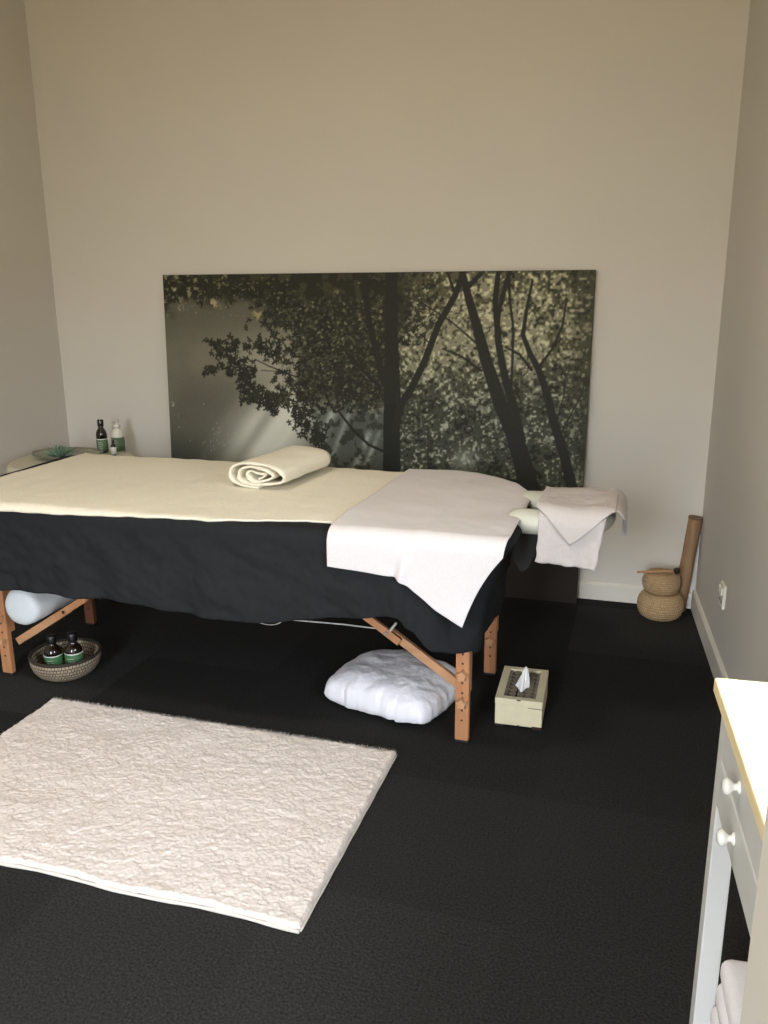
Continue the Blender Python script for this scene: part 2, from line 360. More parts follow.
    for c0, w0, s0 in ((-.11, .02, .8), (-.03, .014, .45), (.10, .016, .7), (.145, .012, .6), (-.19, .018, .55)):
        blend(min(1, s0*1.3)*C_*np.exp(-((a2-c0)/w0)**2)*S_(.35, .7, fb(24, 71)+.15), col(164, 170, 160))
    mk = C_*S_(.52, .6, fb(12, 77)); blend(mk*.75, col(48, 50, 42))
    mk = C_*S_(.60, .66, fb(10, 79))*S_(.75, .85, V); blend(mk*.9, col(168, 166, 140))
    # dark canopy across the top left
    T = S_(1.17, 1.27, V+.16*(fb(26, 81)-.5)+.10*np.sin(U*4.6+.2)*(-1)+.02-.0*U)*S_(1.32, 1.14, U)
    T2 = S_(.66, .80, U+.1*(fb(22, 83)-.5))*S_(1.2, 1.12, U)*S_(.78, .9, V+.1*(fb(22, 85)-.5))
    T = np.maximum(T, T2)
    blend(T*.95, col(38, 38, 28))
    mk = T*S_(.55, .68, f2)*.55; blend(mk, col(78, 76, 56))
    mk = T*S_(.60, .70, .6*f3+.4*big); blend(mk*.8, col(148, 142, 110))
    for cu, cv, rr_, cc in ((.30, 1.27, .028, (168, 158, 118)), (.52, 1.22, .03, (158, 148, 104)), (.1, 1.33, .012, (170, 164, 140)), (.13, 1.25, .018, (168, 160, 136)),
                            (.06, .80, .014, (170, 170, 156)), (.08, .745, .014, (160, 160, 146)), (1.06, 1.2, .02, (170, 160, 120)), (1.07, 1.12, .022, (166, 156, 116)),
                            (.90, 1.31, .02, (130, 124, 92))):
        d = ((U-cu)**2+(V-cv)**2)**.5/rr_+1.1*(f3-.5)*2; blend(S_(1.3, .6, d)*S_(.42, .56, f3)*.9, cc)
    r = np.random.default_rng(3)
    for _ in range(26):
        cu, cv = r.normal(.29, .07), r.normal(.64, .05); d = (((U-cu)/.5)**2+(V-cv)**2)**.5; blend(S_(.006, .002, d)*.7, col(176, 176, 160))
    # leaves: five-lobed dark stamps
    def leaf(u, v, R, ph, c, a=1.):
        x0, x1 = int(max(0, (u-R)*k)), int(min(Wp, (u+R)*k+1)); y0, y1 = int(max(0, (v-R)*k)), int(min(Hp, (v+R)*k+1))
        if x1 <= x0 or y1 <= y0: return
        uu = U[y0:y1, x0:x1]-u; vv = V[y0:y1, x0:x1]-v; th = np.arctan2(vv, uu); rad = np.hypot(uu, vv)
        q1, q2 = r.uniform(0, 6.3, 2); lim = R*(.62+.26*np.cos(5*(th-ph))+.16*np.cos(3*th+q1)+.14*np.cos(2*th+q2)); mm = (np.clip((lim-rad)*k+.3, 0, 1)*a)[..., None]
        img[y0:y1, x0:x1] = img[y0:y1, x0:x1]*(1-mm)+np.array(c, float)*mm
    dark = [(40, 41, 33), (34, 35, 28), (50, 52, 41), (44, 45, 36)]
    def cluster(pts, spread, n, R=.021, cs=dark):
        for _ in range(n):
            j = r.integers(0, len(pts)-1); t_ = r.random(); p = np.array(pts[j])*(1-t_)+np.array(pts[j+1])*t_
            leaf(p[0]+r.normal(0, spread), p[1]+r.normal(0, spread*.8), R*r.uniform(.6, 1.15), r.uniform(0, 6.3), cs[r.integers(0, len(cs))], .95)
    cluster([(.24, .955), (.30, .98)], .022, 14); cluster([(.28, 1.08), (.36, 1.07), (.45, 1.08)], .026, 40); cluster([(.36, 1.04), (.42, .98), (.45, .95)], .035, 60)
    cluster([(.45, .97), (.45, .86), (.52, .84)], .032, 60); cluster([(.53, .84), (.60, .86), (.70, .86), (.80, .88)], .032, 90, .023)
    cluster([(.56, .80), (.60, .78)], .012, 10); cluster([(.71, .82), (.76, .74), (.82, .66)], .032, 80); cluster([(.80, .66), (.83, .60)], .02, 20)
    cluster([(.50, 1.07), (.58, 1.06), (.62, 1.03)], .028, 45); cluster([(.63, .94), (.72, .93), (.80, .96)], .035, 50); cluster([(.72, 1.12), (.85, 1.0), (.98, .92)], .075, 260, .024)
    cluster([(.55, 1.22), (.75, 1.22), (.95, 1.2)], .06, 160, .022); cluster([(.0, 1.33), (.3, 1.34), (.5, 1.33)], .05, 120, .018); cluster([(1.18, 1.3), (1.27, 1.2), (1.2, 1.12)], .05, 90, .018)
    cluster([(.95, .82), (1.02, .86), (1.08, .95)], .04, 50, .018)
    # speckles of light between the leaves
    for _ in range(900):
        u, v = r.uniform(.62, 1.12), r.uniform(.8, 1.3); leaf(u, v, r.uniform(.004, .011), r.uniform(0, 6), (86, 88, 68) if r.random() < .82 else (150, 146, 116), .7)
    for _ in range(500):
        u, v = r.uniform(1.18, 1.98), r.uniform(.45, 1.0); leaf(u, v, r.uniform(.004, .011), r.uniform(0, 6), (128, 130, 106) if r.random() < .7 else (176, 178, 156), .75)
    for _ in range(420):
        u, v = r.uniform(1.18, 1.98), r.uniform(.5, 1.38); leaf(u, v, r.uniform(.005, .012), r.uniform(0, 6), dark[r.integers(0, 4)], .7)
    for _ in range(120):
        u, v = r.uniform(.0, .7), r.uniform(1.2, 1.38); leaf(u, v, r.uniform(.003, .008), r.uniform(0, 6), (132, 126, 98), .7)
    # trunks and branches
    def stroke(pts, w0, w1, c, a=1.):
        n = len(pts)-1
        best = np.full(U.shape, 1e9)
        for j in range(n):
            p = np.array(pts[j], float); q = np.array(pts[j+1], float); d = q-p; L2 = d@d
            tt = np.clip(((U-p[0])*d[0]+(V-p[1])*d[1])/L2, 0, 1); ww = (w0+(w1-w0)*(j+tt)/n)/2
            dist = np.hypot(U-p[0]-tt*d[0], V-p[1]-tt*d[1])-ww; best = np.minimum(best, dist)
        mm = np.clip(.5-best*k, 0, 1)*a
        blend(mm, c)
    tk = (38, 38, 32)
    stroke([(1.15, 1.43), (1.15, 1.11), (1.15, .85), (1.155, .7)], .052, .066, tk); stroke([(1.155, .8), (1.158, .55), (1.16, .0)], .074, .09, (34, 35, 31))
    stroke([(1.165, .72), (1.2, .84), (1.24, .9), (1.3, 1.02), (1.36, 1.18), (1.43, 1.3), (1.47, 1.42)], 0.036, .024, tk)
    stroke([(1.43, 1.30), (1.40, 1.38), (1.38, 1.42)], .014, .008, tk); stroke([(1.49, 1.34), (1.53, 1.38), (1.56, 1.42)], .022, .014, tk)
    stroke([(1.45, 1.42), (1.49, 1.28), (1.53, 1.16), (1.57, 1.03), (1.63, .87), (1.69, .74), (1.73, .64), (1.78, .48), (1.86, .2), (1.9, 0)], .026, .10, tk)
    stroke([(1.61, 1.42), (1.60, 1.28), (1.62, 1.10), (1.65, .97), (1.69, .85), (1.73, .70)], .020, .042, tk)
    stroke([(1.66, 1.42), (1.62, 1.25), (1.61, 1.15)], .02, .014, tk)
    stroke([(1.75, 1.36), (1.73, 1.24), (1.72, 1.14), (1.75, 1.07), (1.79, 1.0), (1.83, .90), (1.86, .79), (1.90, .69), (1.95, .52), (1.99, .3)], .009, .05, tk)
    stroke([(1.89, 1.28), (1.88, 1.18), (1.84, 1.08), (1.79, 1.01)], .007, .012, tk); stroke([(1.65, 1.09), (1.71, 1.06), (1.76, 1.0)], .008, .014, tk)
    stroke([(1.65, 1.42), (1.66, 1.28), (1.68, 1.16), (1.68, .99), (1.68, .91)], .012, .010, tk)
    stroke([(.93, 1.07), (1.0, 1.0), (1.1, .91)], .01, .018, tk); stroke([(1.03, 1.42), (1.04, 1.24), (1.08, 1.07), (1.12, .93)], .025, .03, tk)
    stroke([(.87, .82), (.89, .79), (.93, .81), (.92, .89), (.90, .98)], .010, .007, tk); stroke([(.91, .79), (.98, .71), (1.05, .65), (1.13, .62)], .010, .012, tk)
    stroke([(.50, 1.02), (.57, .99), (.70, .945)], .004, .007, tk); stroke([(.53, .97), (.60, .967), (.67, .955)], .003, .004, tk)
    stroke([(1.27, 1.28), (1.42, 1.19), (1.53, 1.1)], .005, .009, tk); stroke([(1.38, 1.08), (1.46, 1.05), (1.55, .99)], .007, .012, tk)
    stroke([(1.17, 1.3), (1.175, 1.14), (1.185, .94), (1.19, .85)], .010, .016, tk); stroke([(1.9, .75), (1.97, .9), (1.98, .95)], .006, .004, tk)
    stroke([(1.87, .76), (1.90, .9), (1.90, 1.0)], .006, .004, tk); stroke([(1.32, .45), (1.325, .6), (1.32, .74)], .006, .004, tk)
    blend(np.clip(.5*S_(.5, .33, V)+.5*S_(.42, .2, V), 0, 1)*.9, col(36, 31, 25))
    grain = (np.random.default_rng(8).random(U.shape)-.5)*7; img = np.clip(img+grain[..., None], 0, 255)
    c = img/255; lin = np.where(c <= .04045, c/12.92, ((c+.055)/1.055)**2.4)
    return lin, Wp, Hp
PAINT_GAIN = 1.12
canvas = thing('canvas_print', 'large unframed black and green forest photograph on canvas leaning against back wall', 'picture', (-2.22, 3.545, 0))
canvas.rotation_euler = (-.043, 0, 0)
bm = BM(); box(bm, .039, 2.0, .0015, .026, 0, 1.4, .003); obj('stretcher_frame', bm, mat('canvas_edge', srgb(74, 70, 56), .8, noise_scale=30, noise_amt=.2), canvas)
lin, Wp, Hp = paint_forest(); lin = lin[:, 13:]; Wp -= 13
me = bpy.data.meshes.new('printed_face')
gx, gz = np.meshgrid(np.linspace(.040, 1.999, Wp), np.linspace(.001, 1.399, Hp))
co = np.stack([gx.ravel(), np.zeros(gx.size), gz.ravel()], 1)
idx = np.arange(Wp*Hp).reshape(Hp, Wp)
fc = np.stack([idx[:-1, :-1].ravel(), idx[:-1, 1:].ravel(), idx[1:, 1:].ravel(), idx[1:, :-1].ravel()], 1)
me.vertices.add(len(co)); me.vertices.foreach_set('co', co.ravel())
me.loops.add(fc.size); me.loops.foreach_set('vertex_index', fc.ravel())
me.polygons.add(len(fc)); me.polygons.foreach_set('loop_start', np.arange(0, fc.size, 4)); me.polygons.foreach_set('loop_total', np.full(len(fc), 4))
me.update(calc_edges=True)
ca = me.color_attributes.new('print', 'FLOAT_COLOR', 'POINT')
ca.data.foreach_set('color', np.concatenate([np.clip(lin.reshape(-1, 3)*PAINT_GAIN, 0, 1), np.ones((Wp*Hp, 1))], 1).ravel())
link('printed_face', me, attr_mat('forest_print', 'print', .6), canvas)

# ---------------------------------------------------------------- massage table
TX0, TX1, TY0, TY1 = -2.215, -.338, 2.13, 2.91      # cushion outline
ZT = .680
ZF = .69-.011
def rrect_near(a, b, r=.09):
    """nearest point on the rounded cushion outline: returns q, n, d (d<0 inside)"""
    cx = min(max(a, TX0+r), TX1-r); cy = min(max(b, TY0+r), TY1-r)
    dx, dy = a-cx, b-cy; L = math.hypot(dx, dy)
    if L < 1e-9: return (a, b), (0, -1), -1
    return (cx+dx/L*r, cy+dy/L*r), (dx/L, dy/L), L-r
def hang_shift(x, y, hang):
    """the sheets gather inward below the table end"""
    return -.125*(1-math.exp(-hang/.15))*sm(-.70, -.34, x)
def drape(a, b, off, folds=1.):
    R = .028+off
    q, n, d = rrect_near(a, b)
    zt = ZT+off+.0035*fbm(a*3, b*3, 2)
    if d <= 0: return (a, b, zt)
    th = min(d/R, math.pi/2); hang = max(0, d-R*math.pi/2)
    px = q[0]+n[0]*R*math.sin(th); py = q[1]+n[1]*R*math.sin(th); z = zt-R*(1-math.cos(th))-hang
    w = sm(0, .25, hang)*folds
    s = q[0]*1.0+q[1]*.7
    f = w*(.010*math.sin(s*17+1.5*math.sin(s*5))+.006*math.sin(s*41+2))+.010*w*fbm(s*4, z*5, 7)
    if folds >= 1: f += .010*sm(0, .06, hang)*fbm(s*9+z*7, z*9-s*3, 11, 4)-.012*sm(.05, .25, hang)*math.exp(-((q[0]+.585-.1*hang)/.016)**2)*(1 if n[1] < -.5 else 0)
    px += n[0]*f+hang_shift(px, py, hang); py += n[1]*f
    return (px, py, z)
tb = thing('massage_table', 'wooden-legged portable massage table under black sheet', 'massage table', (0, 0, 0))
def on_outline(s, r=.09):
    """perimeter parameter 0..1 anticlockwise from front-left corner"""
    w = TX1-TX0-2*r; h = TY1-TY0-2*r; arc = math.pi*r/2; per = 2*w+2*h+4*arc; t_ = (s % 1)*per
    segs = [('l', w, (TX0+r, TY0), (1, 0), (0, -1)), ('a', arc, (TX1-r, TY0+r), -90, 0), ('l', h, (TX1, TY0+r), (0, 1), (1, 0)), ('a', arc, (TX1-r, TY1-r), 0, 0),
            ('l', w, (TX1-r, TY1), (-1, 0), (0, 1)), ('a', arc, (TX0+r, TY1-r), 90, 0), ('l', h, (TX0, TY1-r), (0, -1), (-1, 0)), ('a', arc, (TX0+r, TY0+r), 180, 0)]
    for sg in segs:
        if t_ <= sg[1]+1e-9:
            if sg[0] == 'l': return (sg[2][0]+sg[3][0]*t_, sg[2][1]+sg[3][1]*t_), sg[4]
            an = math.radians(sg[3])+t_/r; return (sg[2][0]+r*math.cos(an), sg[2][1]+r*math.sin(an)), (math.cos(an), math.sin(an))
        t_ -= sg[1]
    return (TX0+r, TY0), (0, -1)
def pad(bm, z0, z1, inset, rad):
    rings = []
    for zz, ins in ((z0, inset+rad), (z0+rad*.3, inset+rad*.3), (z0+rad, inset), (z1-rad, inset), (z1-rad*.3, inset+rad*.3), (z1, inset+rad)):
        ring = []
        for i in range(96):
            q, n = on_outline(i/96); ring.append(bm.verts.new((q[0]-n[0]*ins, q[1]-n[1]*ins, zz)))
        rings.append(ring)
    for A, B in zip(rings, rings[1:]):
        for i in range(96): bm.faces.new((A[i], A[(i+1) % 96], B[(i+1) % 96], B[i]))
    bm.faces.new(rings[0][::-1]); bm.faces.new(rings[-1])
bm = BM(); pad(bm, .612, ZT-.003, .004, .02); obj('cushion', bm, 'vinyl', tb, True)
bm = BM()
box(bm, -2.14, -.40, 2.255, 2.28, .52, .604, .003); box(bm, -2.14, -.40, 2.76, 2.785, .52, .604, .003)
box(bm, -2.14, -2.115, 2.28, 2.76, .52, .604, .003); box(bm, -.425, -.40, 2.28, 2.76, .52, .604, .003); box(bm, -1.29, -1.25, 2.28, 2.76, .54, .604, .003)
obj('frame_rail', bm, 'beech', tb)
for sx in (-1, 1):
    X = -2.112 if sx < 0 else -.457
    for Y, back in ((2.285, 0), (2.765, 1)):
        wood = 'beech' if not (back and sx < 0) else 'beech_shaded'
        fy = Y-.011
        bm = BM(); box(bm, X-.021, X+.021, Y, Y+.02, .16, .60, .003)
        lg = obj('leg', bm, wood, tb)
        if back and sx < 0: lg['label'] = 'wooden leg with shade put into its darker colour'
        bm = BM(); box(bm, X-.021, X+.021, Y-.022, Y-.001, .008, .335, .003); obj('leg_extension', bm, wood, lg)
        bm = BM(); box(bm, X-.020, X+.020, Y-.021, Y+.001, 0, .010, .002); obj('foot_cap', bm, 'black_plastic', lg)
        for zz in (.075, .108, .165, .198, .26, .29):
            bm = BM(); cyl(bm, (X, Y-.0228, zz), (X, Y-.018, zz), .0035, seg=10); obj('peg_hole', bm, 'hole', lg)
        for zz in (.135, .225):
            bm = BM(); n = 10
            ring0 = []; ring1 = []
            for k in range(n):
                rr_ = .021 if k % 2 == 0 else .013; a = 2*math.pi*k/n+.3
                ring0.append(bm.verts.new((X+rr_*math.cos(a), Y-.024, zz+rr_*math.sin(a)))); ring1.append(bm.verts.new((X+rr_*.85*math.cos(a), Y-.040, zz+rr_*.85*math.sin(a))))
            for k in range(n): bm.faces.new((ring0[k], ring0[(k+1) % n], ring1[(k+1) % n], ring1[k]))
            bm.faces.new(ring0[::-1]); bm.faces.new(ring1); obj('star_knob', bm, 'beech_pale', lg)
        # folding brace: long strut from the leg, short strut under the deck, hinge between
        d = 1 if sx < 0 else -1
        if sx > 0: a = Vector((X+d*.014, Y+.036, .158)); j = Vector((X+d*.245, Y+.036, .315)); top = Vector((X+d*.33, Y+.036, .372)); endp = Vector((X+d*.50, Y+.036, .53))
        else: a = Vector((X+d*.014, Y+.036, .110)); j = Vector((X+d*.245, Y+.036, .257)); top = Vector((X+d*.335, Y+.036, .315)); endp = Vector((X+d*.50, Y+.036, .53))
        bm = BM(); bar(bm, a, j, .018, .027, up=(0, 0, 1)); br = obj('brace', bm, 'beech_pale' if not back else wood, tb)
        bm = BM(); bar(bm, j-(j-a).normalized()*.05+Vector((0, -.018, 0)), top+Vector((0, -.018, 0)), .014, .024); obj('brace_end', bm, wood, br)
        bm = BM(); bar(bm, top+Vector((0, -.002, 0)), endp, .014, .022); obj('upper_strut', bm, wood, br)
        bm = BM(); cyl(bm, j+Vector((0, -.032, 0)), j+Vector((0, .014, 0)), .006); obj('hinge_bolt', bm, 'chrome', br)
        if not back and sx > 0:
            bm = BM(); cyl(bm, j+Vector((.012, -.022, .008)), j+Vector((.034, -.036, .040)), .004); obj('cable_end', bm, 'cable', br)
# support cables under the deck
bm = BM(); tube(bm, [(-.70, 2.315, .318), (-.85, 2.315, .319), (-1.12, 2.315, .312), (-1.5, 2.33, .36), (-1.86, 2.33, .32)], .0022, 6); obj('support_cable', bm, 'cable', tb)
bm = BM(); tube(bm, [(-1.10+.055*math.cos(t_), 2.30, .325+.03*math.sin(t_)) for t_ in [math.pi+math.pi*i/14 for i in range(15)]], .0014, 6); obj('cable_loop', bm, 'cable', tb)
# face cradle: horseshoe cushion on a black bracket
bm = BM(); pts = [(-.351, 2.388, .676), (-.346, 2.386, .676), (-.332, 2.385, .676), (-.29, 2.383, .676), (-.22, 2.38, .676), (-.17, 2.39, .676)]
for i in range(13):
    an = -math.pi/2+math.pi*i/12; pts.append((-.155+.055*math.cos(an), 2.50+.105*math.sin(an), .676))
pts += [(-.17, 2.61, .676), (-.22, 2.618, .676), (-.29, 2.614, .676), (-.332, 2.610, .676), (-.346, 2.608, .676), (-.351, 2.606, .676)]
rads = [.024, .037, .0445, .046, .046, .046]+[.046]*13+[.046, .046, .046, .0445, .037, .024]
tube(bm, pts, rads, 18)
for v in bm.verts: v.co.z = .676+(v.co.z-.676)*.80
hr = obj('face_cradle', bm, 'vinyl', tb, True); hr['label'] = 'cream horseshoe headrest cushion'
bm = BM()
box(bm, -.335, -.09, 2.42, 2.58, .632, .644, .003)
prism = [(-.345, .632), (-.262, .632), (-.262, .60), (-.300, .512), (-.32, .50), (-.345, .54)]
for y0, y1 in ((2.44, 2.56),):
    A = [bm.verts.new((x_, y0, z_)) for x_, z_ in prism]; B = [bm.verts.new((x_, y1, z_)) for x_, z_ in prism]
    for i in range(6): bm.faces.new((A[i], A[(i+1) % 6], B[(i+1) % 6], B[i]))
    bm.faces.new(A[::-1]); bm.faces.new(B)
obj('cradle_bracket', bm, 'black_plastic', hr)

# black sheet: full cover with a hanging skirt
per = lambda s: on_outline(s)
def hem_z(q, n):
    if n[1] < -.3:        # front
        return interp([(-2.21, .385), (-1.97, .395), (-1.75, .405), (-1.48, .403), (-1.19, .385), (-1.0, .392), (-.82, .422), (-.59, .452), (-.55, .425), (-.40, .355), (-.36, .345)], q[0])
    if n[0] > .3: return interp([(2.13, .345), (2.25, .325), (2.5, .295), (2.75, .28), (2.9, .28)], q[1])
    if n[0] < -.3: return .42
    return .42
NU, NV = 760, 44
verts = []; faces = []
for j in range(NV):
    v = j/(NV-1)
    for i in range(NU):
        q, n = on_outline(i/NU)
        zh = hem_z(q, n); tot = .028*math.pi/2+(ZT-.028-zh)
        verts.append(drape(q[0]+n[0]*tot*v, q[1]+n[1]*tot*v, 0.0))
# corner sag correction happens in hem_z; front folds are in drape()
for j in range(NV-1):
    for i in range(NU): faces.append((j*NU+i, j*NU+(i+1) % NU, (j+1)*NU+(i+1) % NU, (j+1)*NU+i))
faces.append(tuple(range(NU-1, -1, -1)))
me = bpy.data.meshes.new('bed_sheet'); me.from_pydata(verts, [], faces); me.update()
o = link('bed_sheet', me, 'black_sheet', None, True); md = o.modifiers.new('t', 'SOLIDIFY'); md.thickness = .002; md.offset = -1
tag(o, 'black cotton sheet draped over the massage table and hanging as a skirt', 'sheet')

# cream bath sheet lying on the black sheet
def cream(u, v):
    a = lerp(-2.188+.024*v, -.52, u)
    bf = interp([(-2.3, 2.085), (-1.86, 2.088), (-1.2, 2.112), (-.85, 2.18), (-.5, 2.19)], a)
    bb = 2.895-.01*u
    b = lerp(bf, bb, v)
    p = drape(a, b, .006, 0)
    edge = 0
    return (p[0], p[1], p[2]+.0012*fbm(a*14, b*14, 3)+.0008*math.sin(a*60))
o = grid_mesh('towel', 260, 110, cream, 'cream_towel', None, .005)
tag(o, 'large cream towel spread flat over the left part of the massage table', 'towel')

# white sheet across the head end
def whitec(u, v):
    S0 = float(np.interp(u, (0, .45, .60, 1), (.133, .150, .185, .268)))
    fr = S0/(S0+.79)                                   # share of v that hangs
    if v < .5: w = v/.5; b = lerp(2.13-S0, 2.13, w); ar = lerp(-.345, -.312, w); al = -.808
    else: w = (v-.5)/.5; ar = lerp(-.312, -.315, w); al = lerp(-.812, -.80, w)
    a = lerp(al, ar, u)
    if v >= .5: b = lerp(2.13, float(np.interp(a, (-.66, -.60, -.52, -.44, -.385, -.31), (2.925, 2.918, 2.89, 2.83, 2.765, 2.62))), (v-.5)/.5)
    q, n_, d_ = rrect_near(a, min(b, 2.13)) if b < 2.13 else ((a, b), (0, -1), 0)
    ac = min(a, TX1-.0905); kf = 1 if v < .5 else sm(.16, 0, (v-.5)/.5)
    p = Vector(drape(ac, b, .0165, .25)); p.x += a-ac
    if kf < 1: p = Vector(drape(a, b, .0165, .25)).lerp(p, kf)
    hang = max(0, .66-p.z)
    # a crease that starts at the table edge and opens towards the hem
    d = (a+.575+.10*hang)/.018; p.y -= .013*math.exp(-d*d)*sm(.0, .10, hang+.01); d2 = (a+.60+.10*hang)/.018; p.y += .009*math.exp(-d2*d2)*sm(.01, .10, hang)
    p.y -= .012*sm(.1, .25, hang)*sm(.7, 1, u)
    p.z += .002*fbm(a*7, b*7, 5)*(1 if hang < .02 else 0)+.0014*math.exp(-((a+.55)/.02)**2)
    return tuple(p)
o = grid_mesh('towel', 150, 150, whitec, 'white_towel', None, .004)
tag(o, 'white towel draped over the head end with one corner hanging down', 'towel')

# rolled cream towel: a flattened spiral swept along its length
bm = BM(); sec = []; th_ = .0075
N_ = 150; turns = 2.94
outer = [(.092, .034)]
for i in range(N_):
    t_ = i/(N_-1); an = -1.2+turns*2*math.pi*t_; k = .12+.88*t_
    rx, rz = .122*k, .043*k**.95
    x_ = rx*math.copysign(abs(math.cos(an))**.8, math.cos(an)); z_ = rz*math.copysign(abs(math.sin(an))**.8, math.sin(an))
    sec.append((x_+.006*math.sin(an*1.7)*(1-t_)+.005*fbm(t_*9, 4, 2)*(1-t_), z_*(1-.12*x_/.12*(1 if z_ > 0 else 0))+.005*math.sin(an*2.3+1)*(1-t_)))
NL = 26; rows = []
for j in range(NL):
    w = j/(NL-1); row = []
    for i, (x_, z_) in enumerate(sec):
        jit = .005*fbm(i*.06, 3.1, w*2) if 0 < j < NL-1 else .006*fbm(i*.1, 9, j)
        sag = -.008*math.sin(math.pi*w)
        endo = (.006*math.sin(i*.25)+.004*fbm(i*.07, 1, 1))*(1 if j == 0 else -1 if j == NL-1 else 0)
        row.append(bm.verts.new((x_*(1-.05*w)+.002*math.sin(w*9), w*.34-.17+endo, max(.0035, z_+.0445+jit))))
    rows.append(row)
for A, B in zip(rows, rows[1:]):
    for i in range(N_-1): bm.faces.new((A[i], A[i+1], B[i+1], B[i]))
o = obj('rolled_towel', bm, 'cream_towel', None, True, loc=(-1.180, 2.655, ZT+.0125)); o.rotation_euler = (0, 0, math.radians(-7))
md = o.modifiers.new('t', 'SOLIDIFY'); md.thickness = .0065; md.offset = 0
tag(o, 'thick cream towel rolled up with its spiral end facing the camera', 'towel')

# ---------------------------------------------------------------- hand towel over the face cradle
def over_cradle(a, b, off):
    """drape over a soft block: top z .712, front edge y 2.345, right end x -.055"""
    yf, yb, xe, ztop, R = 2.375, 2.632, -.070, .712+off, .03+off
    db = max(0, yf-b); de = max(0, a-xe)
    d = math.hypot(db, de)
    y_ = max(b, yf); x_ = min(a, xe)
    bulge = -.010*max(0, (b-2.55)/.1)**2
    if d <= 0: return Vector((x_, y_, ztop+.003*fbm(a*20, b*20, 1)+bulge*(1 if b > 2.55 else 0)))
    nx, ny = de/d, -db/d; th = min(d/R, math.pi/2); hang = max(0, d-R*math.pi/2)
    return Vector((x_+nx*R*math.sin(th), y_+ny*R*math.sin(th), ztop-R*(1-math.cos(th))-hang))
M['hand_towel'] = mat('hand_towel_cotton', srgb(203, 197, 196), 1, noise_scale=200, noise_amt=.03, bump=.4, bump_scale=300, bump_dist=.0015, spec=.1)
ht = thing('hand_towel', 'small white towel folded over the face cradle cushion', 'towel', (0, 0, 0))
def lower(u, v):
    b = lerp(2.375-.045-lerp(.125, .135, u)-.002*abs(math.sin(u*14)), 2.66, v)
    a = lerp(-.262, lerp(-.098, -.068, min(1, v*2.2)), u)
    p = over_cradle(a, b, .008); h = max(0, .69-p.z)
    if v < .5: p.x += -.006*sm(.06, .16, h)*(1-u)+.0*h
    p.y -= .004*math.sin(u*15)*sm(.02, .12, h)+.003*fbm(a*40, p.z*40, 3)
    p.x += .002*math.sin(p.z*120)*sm(.02, .1, h)
    return tuple(p)
grid_mesh('under_layer', 50, 90, lower, 'hand_towel', ht, .005)
# upper folded layer: hangs down as a triangle at the front
def upper(u, v):
    # v=0 front hem (V-shaped), v=1 back
    tri = .115*max(0, 1-abs(u-.46)/(.46 if u < .46 else .54))
    b = lerp(2.372-tri-.012, 2.655-.01*u, v)
    a = lerp(-.272, -.052, u)
    if v < .5: a += 0
    p = over_cradle(a, b, .019); h = max(0, .70-p.z)
    p.y -= .004+.006*math.sin(u*8+1)*sm(.01, .1, h); p.z += .0035*math.sin(u*7+v*4)
    return tuple(p)
grid_mesh('folded_layer', 60, 60, upper, 'hand_towel', ht, .005)
def tail(u, v):
    # gathered corner falling beyond the round end of the cradle
    z = .7335-.016*sm(0, .3, v)-.128*max(0, v-.15); x_ = -.085+.056*math.sin(min(1, v*3.2)*math.pi/2)
    y_ = lerp(lerp(2.37, 2.625, u), 2.535+.022*(u-.5), sm(.12, 1, v))
    return (x_+.006*math.sin(u*9)*v, y_, z+.002*math.sin(u*7))
grid_mesh('corner_tail', 36, 44, tail, 'hand_towel', ht, .004)

# ---------------------------------------------------------------- bolster lying on the braces
bm = BM(); prof = [(0, 0), (.045, .001), (.060, .006), (.067, .018), (.069, .035), (.068, .25), (.069, .515), (.067, .532), (.060, .544), (.045, .549), (0, .55)]
lathe(bm, prof, 36)
for v in bm.verts: v.co += Vector((fbm(v.co.x*30, v.co.y*30, v.co.z*8)*.0018, fbm(v.co.x*30+5, v.co.y*30, v.co.z*8)*.0018, 0))
o = obj('bolster', bm, 'white_vinyl', None, True, loc=(-1.995, 2.225, .281)); o.rotation_euler = (-math.pi/2, 0, 0)
tag(o, 'white cylindrical bolster cushion resting on the wooden braces under the left end', 'bolster')

